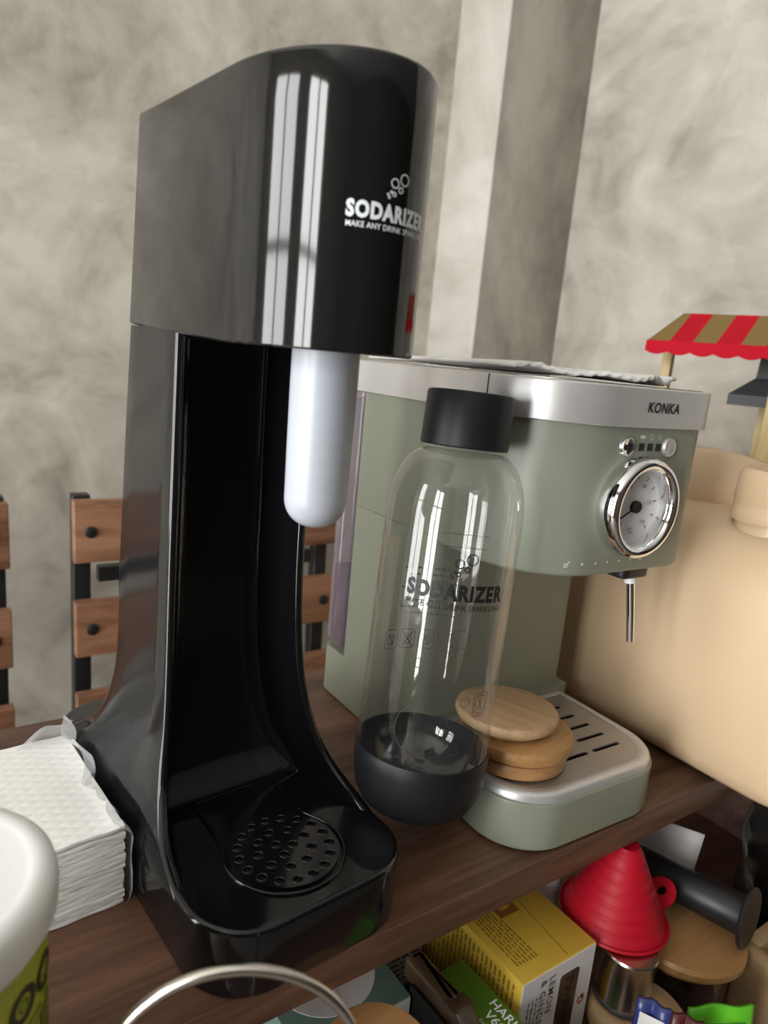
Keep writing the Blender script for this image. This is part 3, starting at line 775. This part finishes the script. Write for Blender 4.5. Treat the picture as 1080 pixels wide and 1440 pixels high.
# ------------------------------------------------------------------ big tan water can
CX0, CX1, CY0, CY1 = .536, .83, .168, .49
CA = thing('water_can', 'large beige plastic water can standing right of the green coffee machine', 'water can', (CX0, CY0, 0))
lv = [(0.0005, .022), (.003, .012), (.009, .005), (.020, .001), (.04, 0), (.15, 0), (.172, .003), (.19, .011), (.203, .025), (.211, .045), (.214, .07)]
secs = []
for z, ins in lv:
    R2 = max(.012, .062-ins*.3)
    secs.append([(x-CX0, y-CY0, z) for x, y in rrect(CX0+ins, CX1-ins, CY0+ins, CY1-ins, R2, 10)])
link_mesh('body', *loft(secs), 'tan', CA, smooth=60)
hs = []                                             # moulded carrying ridge, solid seen from the front
for i in range(21):
    t = i/20; cx, cy = .045+.125*t, .285-.150*t; h = .020+.052*math.sin(PI*t)**.45
    hs.append([(cx+.030*math.cos(a)*.7+.0*a, cy+.030*math.cos(a)*.7, .190+max(-.01, h*math.sin(a)*1.0)) for a in [2*PI*k/20 for k in range(20)]])
link_mesh('handle', *loft(hs), 'tan', CA, smooth=60)
pc = onz(1080, 760, .20)
link_mesh('neck', *lathe([(.034, .195), (.031, .208), (.031, .222)], 40, .062, .116), 'tan', CA, smooth=60)
link_mesh('screw_cap', *lathe([(.0345, .214), (.0355, .216), (.0355, .224), (.0345, .226), (.0345, .229), (.0352, .231), (.0342, .252), (.031, .257), (.0005, .258)], 48, .062, .116, cap1=True), 'tan', CA, smooth=35)

# ------------------------------------------------------------------ toy stall with striped awning, on a cupboard by the wall
SZ = .205
cb = thing('cupboard', 'plain wooden cupboard behind the water can, carrying the striped stall', 'cupboard', (1.058, .55, r_['z0']))
link_mesh('body', *[(lambda q: q)(box(-.19, .26, -.30, .30, 0, SZ-r_['z0']-.02, .002))][0], 'crate_wood', cb)
link_mesh('top', *box(-.20, .27, -.31, .31, SZ-r_['z0']-.02, SZ-r_['z0'], .002), 'crate_wood', cb)
ST = thing('toy_stall', 'toy market stall with red and gold striped awning on pine posts', 'toy stall', (0, 0, 0))
sa = math.radians(-73)
pl = ony(943, 560, .60)
ST.location = (0.877, .602, SZ); ST.rotation_euler = (0, 0, sa)
# local: x to the right along the front, y depth, origin = front left post
SWD, SDP = .30, .135
zf = .372-SZ; zr = zf+.043
link_mesh('base_plate', *box(-.03, SWD+.03, -.02, SDP+.03, 0, .012, .002), 'maroon', ST)
for (x, y, t) in ((0, 0, .0065), (.146, -.015, .0110), (.108, SDP, .0095), (SWD, 0, .0085), (SWD, SDP, .0085)):
    link_mesh('post', *box(x-t, x+t, y-t, y+t, .012, zf+.005, .001), 'pine', ST)
ns = 13; x0, x1 = -.014, SWD+.055; sw = (x1-x0)/ns
RI = .018
for i in range(ns):
    a, b = x0+sw*i, x0+sw*(i+1)
    ta, tb = max(a, x0+RI), min(b, x1-RI)
    y0, y1 = -.055, .02
    g = G(); th = .002
    top = [(a, y0, zf), (b, y0, zf), (max(tb, ta), y1, zr), (min(ta, tb) if i else ta, y1, zr)]
    g.add(top+[(x, y, z-th) for x, y, z in top], [(0, 1, 2, 3), (7, 6, 5, 4), (0, 4, 5, 1), (1, 5, 6, 2), (2, 6, 7, 3), (3, 7, 4, 0)])
    g.build('awning_stripe', 'awning_gold' if i % 2 == 0 else 'awning_red', ST, 30)
g = G(); g.add([(x0+RI, .02, zr), (x1-RI, .02, zr), (x1, .10, zf), (x0, .10, zf), (x0, -.055, zf), (x1, -.055, zf)], [(0, 1, 2, 3), (0, 3, 4), (1, 5, 2)]); g.build('awning_back', 'awning_red', ST, 30)
g = G(); N = 130                                             # scalloped valance
tp, bt = [], []
for i in range(N+1):
    x = x0+(x1-x0)*i/N; s_ = abs(math.sin(PI*i/10)); tp.append((x, -.0565, zf+.001)); bt.append((x, -.0575, zf-.0125-.004*s_))
v = tp+bt+[(x, y+.002, z) for x, y, z in tp+bt]; n = N+1
f = []
for i in range(N): f += [(i, i+1, n+i+1, n+i), (2*n+i+1, 2*n+i, 3*n+i, 3*n+i+1), (n+i, n+i+1, 3*n+i+1, 3*n+i), (i+1, i, 2*n+i, 2*n+i+1)]
link_mesh('valance', v, f, 'awning_red', ST, 30)
g = G()                                                       # toy cooker hood hanging under the roof
hx, hy = .126, .05
g.add(*loft([[(hx+sx*a, hy+sy*b_, z) for sx, sy in ((-1, -1), (1, -1), (1, 1), (-1, 1))] for a, b_, z in ((.046, .035, zf-.072), (.046, .035, zf-.058), (.020, .018, zf-.035), (.018, .016, zf+.01))]))
g.build('cooker_hood', 'hood_grey', ST, 30)

# ------------------------------------------------------------------ slatted chairs behind the shelf
def chair(x0, w_, label, yb=1.08, screws=True):
    c = thing('slatted_chair', label, 'chair', (x0, yb, r_['z0']), 0, 'slatted chairs along the back wall')
    Z0 = -r_['z0']
    tilt = lambda z: .10*(z-.45)                     # the backrest leans away
    for k, (z0, z1) in enumerate(((Z0-.030, Z0+.065), (Z0-.178, Z0-.092), (Z0-.325, Z0-.240))):
        y = tilt(z0); v, f = box(0, w_, -.010, .010, z0, z1, .002)
        link_mesh('slat', [(x, yy_+tilt(z), z) for x, yy_, z in v], f, 'acacia', c)
        for xs in (.024, w_-.024):
            zc = (z0+z1)/2; link_mesh('screw', *[([(xs+p[0], tilt(zc)-.0115-p[2], zc+p[1]) for p in lathe([(.009, -.002), (.009, .001), (.007, .0025), (.0003, .003)], 16, cap1=True)[0]], lathe([(.009, -.002), (.009, .001), (.007, .0025), (.0003, .003)], 16, cap1=True)[1])][0], 'satin_black', c)
    for xs in (.003, w_-.029):
        v, f = box(xs, xs+.026, .011, .035, 0.0, Z0+.070, .002); link_mesh('post', [(x, yy_+max(0, tilt(z)), z) for x, yy_, z in v], f, 'satin_black', c)
        link_mesh('leg', *box(xs, xs+.03, -.40, -.37, 0, .42, .002), 'satin_black', c)
    v, f = box(.04, w_-.04, .012, .030, Z0-.068, Z0-.045); link_mesh('crossbar', [(x, yy_+tilt(z), z) for x, yy_, z in v], f, 'satin_black', c)
    for k in range(5): link_mesh('seat_slat', *box(0, w_, -.42+.085*k, -.345+.085*k, .42, .445, .002), 'acacia', c)
chair(.222, .46, 'wooden slatted chair with black frame seen behind the soda maker')
chair(-.335, .47, 'wooden slatted chair with black frame behind the napkin stack')

# ------------------------------------------------------------------ things on the lower board
def at(x, y, z): return onz(x, y, z)
# yellow tea box
zt = -.085
A_ = at(735, 1385, zt); D_ = at(840, 1325, zt)
bw = D_[0]-A_[0]; bd = .135; bh = zt-LZ
TB = thing('tea_box', 'yellow lemon and ginger tea box with white front', 'tea box', (A_[0], A_[1], LZ))
link_mesh('carton', *box(0, bw, 0, bd, .0005, bh, .0008), 'yellow_card', TB)
link_mesh('front_panel', *box(.0008, bw-.0008, -.0008, .001, .001, bh-.0008), 'white_card', TB)
def on_front(g): g.v = [(x, -.0012, z) for x, z, q in g.v]; return g
g = G()
def vtext(s, cx, cz, h, **k):                           # lettering that reads downwards
    v, f = text_geo(s, hgt=h, **k); return [(cx+y, cz-x, 0) for x, y, z in v], f
g.add(*vtext('LEMON', bw*.40, bh-.022, .0062, bold=.01, spacing=1.15)); g.add(*vtext('& GINGER', bw*.285, bh-.028, .0062, bold=.01, spacing=1.15))
on_front(g).build('flavour_lettering', 'dial_mark', TB, 0, recalc=False)
g = G()
for i in range(3):
    v, f = marks(-.018, .016-.004*i, 0, .0016); g.add([(bw*(.2-.05*i)+y, bh-.036-x, 0) for x, y, z in v], f)
on_front(g).build('front_small_print', 'hood_grey', TB, 0, recalc=False)
g = G(); g.add(*prism(rrect(bw*.52, bw*.78, .006, bh-.012, .003, 3), 0, 1)); g.v = [(x, -.0008-.0004*q, z) for x, z, q in g.v]; g.build('tear_window', 'brown_foil', TB)
g = G(); g.add(*vtext('TWININGS', bw*.65, bh-.045, .009, bold=.0)); g.v = [(x, -.0015, z) for x, z, q in g.v]; g.build('brand_lettering', 'print_black', TB, 0, recalc=False)
g = G(); g.add(*ring2(bw*.88, bh-.045, .0028, .002, 16)); g.add(*ring2(bw*.9, bh-.042, .0012, .0014, 10)); on_front(g).build('citrus_print', 'orange_ink', TB, 0, recalc=False)
g = G(); cell = [(.015, .030)]
for k in range(2):
    g.add(*rect2(bw*.36+.0005, bw*.36+.0195, .050+.0190*k, .0675+.0190*k))
g.v = [(x, y, bh+.0003) for x, y, z in g.v]; g.build('brewing_squares', 'brown_ink', TB, 0, recalc=False)
g = G()
for k in range(2):
    cx, cy = bw*.36+.010, .0588+.0190*k; g.add(*rect2(cx-.0045, cx+.004, cy-.003, cy+.0035)); g.add(*ring2(cx+.0045, cy, .002, .001, 12))
g.v = [(x, y, bh+.0005) for x, y, z in g.v]; g.build('brewing_cups', 'yellow_card', TB, 0, recalc=False)
g = G()
for k in range(7):
    L = (.085, .080, .086, .075, .083, .07, .05)[k]; y = .012; x = bw*.10+k*.0031
    t_ = y
    while t_ < L:
        d = random.uniform(.003, .009); g.add(*rect2(x, x+.0012, t_, min(L, t_+d))); t_ += d+.0012
g.v = [(x, y, bh+.0003) for x, y, z in g.v]; g.build('brewing_print', 'yellow_ink', TB, 0, recalc=False)
g = G(); g.add(*line2([(bw*.62, .002), (bw*.80, bd-.002)], .0006)); g.v = [(x, y, bh+.0003) for x, y, z in g.v]; g.build('flap_seam', 'yellow_ink', TB, 0, recalc=False)
g = G()
for k in range(22):
    y = .006+k*.0045; t_ = bh-.006; lim = .01
    while t_ > lim:
        d = random.uniform(.003, .010); g.add([(-.0003, y, t_), (-.0003, y+.0019, t_), (-.0003, y+.0019, max(lim, t_-d)), (-.0003, y, max(lim, t_-d))], [(0, 1, 2, 3)]); t_ -= d+.0014
g.build('side_print', 'yellow_ink', TB, 0, recalc=False)

# green filter-paper box, lying slanted beside the tea box
zg = -.098
P1 = at(604, 1364, zg); P2 = at(648, 1353, zg); P3 = at(665, 1440, zg)
GB = thing('filter_box', 'dark green coffee filter box beside the yellow tea box', 'box', (A_[0]-.0095, A_[1]-.02, LZ), math.radians(2))
gh = zg-LZ
link_mesh('carton', *box(-.027, 0, -.05, .066, .0005, gh, .0008), 'green_card', GB)
g = G()
def dtext(s, cx, cy, h, **k):                           # on top, reading towards the viewer
    v, f = text_geo(s, hgt=h, **k); return [(cx+y, cy-x, 0) for x, y, z in v], f
g.add(*dtext('HARIO', -.0065, .0150, .0070, bold=.015)); g.add(*dtext('V60', -.0155, .0180, .0070, bold=.015)); g.add(*dtext('Coffee Paper', -.0235, .0150, .0032))
g.v = [(x, y, gh+.0003) for x, y, z in g.v]; g.build('lettering', 'print_white', GB, 0, recalc=False)

# brown coffee bag with folded top
bp_ = at(600, 1400, -.10)
def bag(name, label, cx, cy, w_, d_, h, m, rz, cat='coffee bag'):
    o = thing(name, label, cat, (cx, cy, LZ), rz)
    secs = []
    for z, wx, dy in ((.0005, .92, .92), (.01, 1, 1), (h*.5, 1.02, 1.06), (h*.8, 1, .8), (h*.93, .98, .35), (h, .97, .12)):
        secs.append([(x+.0012*math.sin(z*300+x*200), y+.0012*math.sin(z*250+x*150), z) for x, y in rrect(-w_/2*wx, w_/2*wx, -d_/2*dy, d_/2*dy, min(.006, d_/2*dy*.8), 3)])
    link_mesh('pouch', *loft(secs), m, o, smooth=50)
    return o
cbg = bag('coffee_bag', 'crumpled brown foil coffee bag between teal box and green box', A_[0]-.0480, A_[1]+.010, .016, .105, .122, 'brown_foil', math.radians(2))
link_mesh('clip', *box(-.0108, -.0085, -.030, .035, .080, .110, .0005), 'deep_black', cbg)
link_mesh('fold_flap', *prism(rrect(-.0075, .0075, .000, .048, .003), .106, .1225, .001, .006), 'brown_foil', cbg)
# teal box with white front
q = at(578, 1400, -.100); th = -.100-LZ
TE = thing('teal_box', 'grey-green carton with white end and a round white label on its lid', 'box', (q[0], q[1], LZ))
link_mesh('carton', *box(-.085, 0, 0, .12, .0005, th, .0008), 'teal_card', TE)
link_mesh('end_panel', *box(-.0842, -.0008, -.0008, .001, .001, th-.0008), 'white_card', TE)
rl = link_mesh('round_label', *lathe([(.036, th-.0002), (.036, th+.0004), (.0005, th+.0004)], 48, -.042, .046, cap1=True), 'white_card', TE)
g = G()
for cx, h_ in ((-.022, .0042), (-.0150, .002)):
    v, f = marks(-.012, .012, 0, h_, .004, .010, .002); g.add([(cx+y, .044-x, th+.0007) for x, y, z in v], f)
g.build('label_print', 'print_black', rl, smooth=0, recalc=False)
g = G(); g.add(*rect2(-.066, -.042, .020, .072)); g.v = [(x, y, th+.0006) for x, y, z in g.v]; g.build('grey_panel', 'paper_grey', rl, smooth=0, recalc=False)
# printed white box under the shelf
WBX = thing('printed_box', 'white box with rows of fine print under the shelf', 'box', (A_[0]-.058, A_[1]+.100, LZ))
link_mesh('carton', *box(0, .056, 0, .05, .0005, .150, .0008), 'white_card', WBX)
g = G()
for k in range(19):
    t_ = .006
    while t_ < .048:
        d = random.uniform(.003, .010); g.add(*rect2(t_, min(.052, t_+d), .140-.0052*k, .1415-.0052*k)); t_ += d+.002
on_front(g).build('fine_print', 'hood_grey', WBX, 0, recalc=False)
g = G(); g.add(*rect2(.042, .053, .030, .040)); on_front(g).build('blue_mark', 'blue_ink', WBX, 0, recalc=False)
g = G(); g.add(*rect2(.020, .040, .030, .036)); on_front(g).build('red_mark', 'maroon', WBX, 0, recalc=False)

# glass jar with big wooden lid, steel cup and red funnel on it
p = at(868, 1418, -.141)
J2 = thing('glass_jar', 'glass jar of dark coffee beans closed by a wide bamboo lid, under the steel cup', 'jar', (p[0]+.0125, p[1]-.010, LZ))
jx, jy = J2.location.x, J2.location.y
link_mesh('glass', *lathe([(.0005, .0008), (.031, .0008), (.033, .003), (.033, .052)], 48, cap0=True), 'jar_glass', J2, smooth=50)
link_mesh('coffee_fill', *lathe([(.0005, .003), (.0315, .003), (.0315, .044), (.0005, .046)], 40, cap0=True, cap1=True), 'coffee', J2, smooth=50)
link_mesh('lid', *lathe([(.0005, .050), (.034, .050), (.0365, .0525), (.0365, .0615), (.0345, .064), (.0005, .064)], 64, cap0=True, cap1=True), 'bamboo', J2, smooth=40)
p = at(858, 1375, -.125)
SC = thing('steel_cup', 'small steel cup on the wooden jar lid beneath the red funnel', 'cup', (jx-.001, jy+.015, LZ+.064))
link_mesh('body', *lathe([(.0005, .0003), (.0185, .0003), (.0205, .0015), (.0208, .005), (.0195, .007), (.0195, .041), (.0203, .043), (.0195, .0445), (.0005, .0445)], 40, cap0=True, cap1=True), 'steel_wire', SC, smooth=40)
link_mesh('gasket', *lathe([(.0208, .0012), (.0218, .002), (.0218, .004), (.0208, .005)], 40), 'hood_grey', SC, smooth=60)
_p = at(872, 1300, -.0915); fx, fy = _p[0]+.009, _p[1]+.013
FU = thing('funnel', 'red collapsible silicone funnel turned upside down on the steel cup', 'funnel', (fx, fy, LZ+.064+.0445))
prof = []
nr = 7
for i in range(nr):
    r0 = .0400-.0040*i; z0 = .002+.0083*i
    prof += [(r0, z0), (r0-.0028, z0+.0060), (r0-.0038, z0+.0068), (r0-.0040, z0+.0076)]
prof = [(.0385, .0002), (.0415, .0002), (.0425, .0018), (.0415, .0034)] + prof + [(.0105, .0605), (.009, .0635)]
link_mesh('cone', *lathe(prof, 64, cap0=True, cap1=True), 'red_rubber', FU, smooth=60)
tb = plate_holes([(.036+.0*i, y) for i, y in ((0, -.012),)] + [(.048+.013*math.cos(a), .0125*math.sin(a)) for a in [(-PI/2+PI*i/14) for i in range(15)]] + [(.036, .012)], [circ(.050, 0, .0042, 16)], .0002, .0030)
tbo = link_mesh('hanging_tab', *tb, 'red_rubber', FU, smooth=40)
tbo.data.transform(Matrix.Translation((.036, 0, .002)) @ Matrix.Rotation(math.radians(-38), 4, 'Y') @ Matrix.Translation((-.036, 0, 0)))
FU.rotation_euler = (math.radians(1), math.radians(1), math.radians(-14))
FU.location.z += .0012
# tall jar with wooden lid to the right
p = at(957, 1304, -.115)+np.array([.004, .001, 0])
J3 = thing('glass_jar', 'tall glass jar of coffee with bamboo lid, a black tube lying across it', 'jar', (p[0], p[1], LZ))
zl3 = -.115-LZ
link_mesh('glass', *lathe([(.0005, .0008), (.038, .0008), (.040, .003), (.040, zl3-.012)], 56, cap0=True), 'jar_glass', J3, smooth=50)
link_mesh('coffee_fill', *lathe([(.0005, .003), (.0385, .003), (.0385, zl3-.030), (.0005, zl3-.028)], 48, cap0=True, cap1=True), 'coffee', J3, smooth=50)
link_mesh('lid', *lathe([(.0005, zl3-.016), (.0400, zl3-.017), (.0440, zl3-.014), (.0440, zl3-.011), (.0475, zl3-.0105), (.0495, zl3-.008), (.0495, zl3-.003), (.0475, zl3), (.0005, zl3)], 64, cap0=True, cap1=True), 'bamboo_dark', J3, smooth=30)
# black tube with flange
a_ = at(1050, 1290, -.0895); b_ = at(915, 1222, -.0965)
d = Vector(b_)-Vector(a_)
BT = thing('black_tube', 'black plastic tube with a flanged end resting on the bamboo lid', 'tube', tuple(a_))
BT.rotation_mode = 'QUATERNION'; BT.rotation_quaternion = Vector((0, 0, 1)).rotation_difference(d.normalized())
link_mesh('barrel', *lathe([(.014, 0), (.0158, .002), (.0152, .05), (.0148, d.length+.03)], 32, cap0=True, cap1=True), 'satin_black', BT, smooth=50)
link_mesh('flange', *lathe([(.0005, -.003), (.0235, -.003), (.0245, -.0015), (.0235, 0), (.0005, 0)], 40, cap0=True), 'satin_black', BT, smooth=40)
# white card and dark bag at the right
pa, pb = at(900, 1170, -.045), at(1048, 1260, -.060)
c1, c0 = at(1045, 1202, -.062), at(880, 1150, -.062)
def card(u, v): return (c0[0]+(c1[0]-c0[0])*u, c0[1]+(c1[1]-c0[1])*u+.040-.006*v, -.062-.070*(1-v)-.004*u)
tag(sheet('white_card', 12, 6, card, 'paper_grey', .0012), 'white sheet of card leaning behind the black tube under the shelf', 'card')
d0, d1 = at(985, 1150, -.030), at(1110, 1230, -.030)
def dbag(u, v):
    X = .592+.14*u+.006*math.sin(v*14+u*3); Y = .256-.004*u+.006*math.sin(u*15+v*6)+.003*math.sin(v*23); return (X, Y, LZ+.001+.176*v)
tag(sheet('dark_bag', 50, 40, dbag, 'dark_film', .0006), 'crumpled dark translucent plastic bag beneath the water can', 'bag')
# bottle with dark cap and pale body under the shelf
p = at(800, 1262, -.075)
PB = thing('sauce_bottle', 'pale bottle with dark cap under the shelf behind the tea box', 'bottle', (.437, .341, LZ))
zb = -.060-LZ
link_mesh('body', *lathe([(.0005, .0005), (.020, .0005), (.021, .003), (.0205, zb-.022), (.0198, zb-.018)], 40, cap0=True), 'white_card', PB, smooth=40)
link_mesh('cap', *lathe([(.0202, zb-.020), (.0208, zb-.018), (.0205, zb-.002), (.0195, zb), (.0005, zb)], 40, cap1=True), 'satin_black', PB, smooth=40)
# open wooden crate with packets at the right front
p = at(1030, 1350, -.125)+np.array([.022, -.020, 0])
CRT = thing('wooden_crate', 'low open pale wooden crate right of the foil packets', 'crate', (p[0], p[1], LZ))
ang = math.radians(0)
def kr(q, name): link_mesh(name, *box(*q, .0012), 'crate_wood', CRT)
kh = .080
kr((.000, .012, -.17, .028, .0005, kh), 'side_board'); kr((.168, .180, -.17, .028, .0005, kh), 'side_board')
kr((.0125, .1675, -.170, -.158, .0005, kh), 'end_board'); kr((.0125, .1675, .016, .028, .0005, kh), 'end_board'); kr((.0125, .1675, -.157, .015, .0005, .006), 'bottom_board')
# foil packets
p = at(1008, 1425, -.118)
def packet(name, label, px, py, pz, w_, h, m, ry, lean=.35, cat='packet'):
    c = at(px, py, pz); o = thing(name, label, cat, (c[0], c[1], LZ+.0005), ry)
    hh = pz-LZ-.0005
    def fn(u, v): return ((u-.5)*w_, lean*(v-1)*-.0+(v-1)*-.02*0+.012*(1-v)*-1+.0015*math.sin(u*9+v*4), hh*v)
    sheet('sachet', 16, 14, fn, m, .003, o)
    return o, hh
o, hh = packet('foil_packet', 'bright green foil packet with dark printed panel standing beside the crate', 1012, 1412, -.098, .048, .06, 'green_foil', math.radians(-28))
g = G(); g.add(*line2(rrect(-.016, .018, hh-.030, hh-.010, .001, 2), .0006, True))
for k in range(5): g.add(*rect2(-.012+.0055*k, -.009+.0055*k, hh-.024+.002*(k % 2), hh-.016-.003*(k % 3 == 0)))
g.add(*rect2(-.022, -.0215, hh-.02, hh-.008))
g.v = [(x, -.0048-.012*(1-y/hh)*1.0, y) for x, y, z in g.v]; g.build('panel_print', 'green_ink', o, 0, recalc=False)
o, hh = packet('foil_packet', 'dark blue foil packet beside the green packet', 922, 1408, -.088, .020, .06, 'blue_foil', math.radians(-64))
g = G(); g.add(*rect2(-.008, .008, hh-.03, hh-.008)); g.v = [(x, -.0048-.012*(1-y/hh), y) for x, y, z in g.v]; g.build('pale_panel', 'paper_grey', o, 0, recalc=False)
o, hh = packet('foil_packet', 'maroon foil packet standing between the blue and green ones', 968, 1428, -.084, .018, .06, 'maroon', math.radians(-58))
# jar with a wooden lid at the front, beside the basket
p = at(532, 1474, -.060); jh = -.060-LZ
J4 = thing('glass_jar', 'glass jar with orange brown wooden lid standing in front of the teal box', 'jar', (p[0], p[1], LZ))
link_mesh('glass', *lathe([(.0005, .0008), (.027, .0008), (.028, .003), (.028, jh-.011)], 48, cap0=True), 'jar_glass', J4, smooth=50)
link_mesh('coffee_fill', *lathe([(.0005, .003), (.0268, .003), (.0268, jh-.03), (.0005, jh-.028)], 40, cap0=True, cap1=True), 'coffee', J4, smooth=50)
link_mesh('lid', *lathe([(.0005, jh-.011), (.029, jh-.011), (.031, jh-.009), (.031, jh-.002), (.029, jh), (.0005, jh)], 56, cap0=True, cap1=True), 'bamboo_dark', J4, smooth=40)
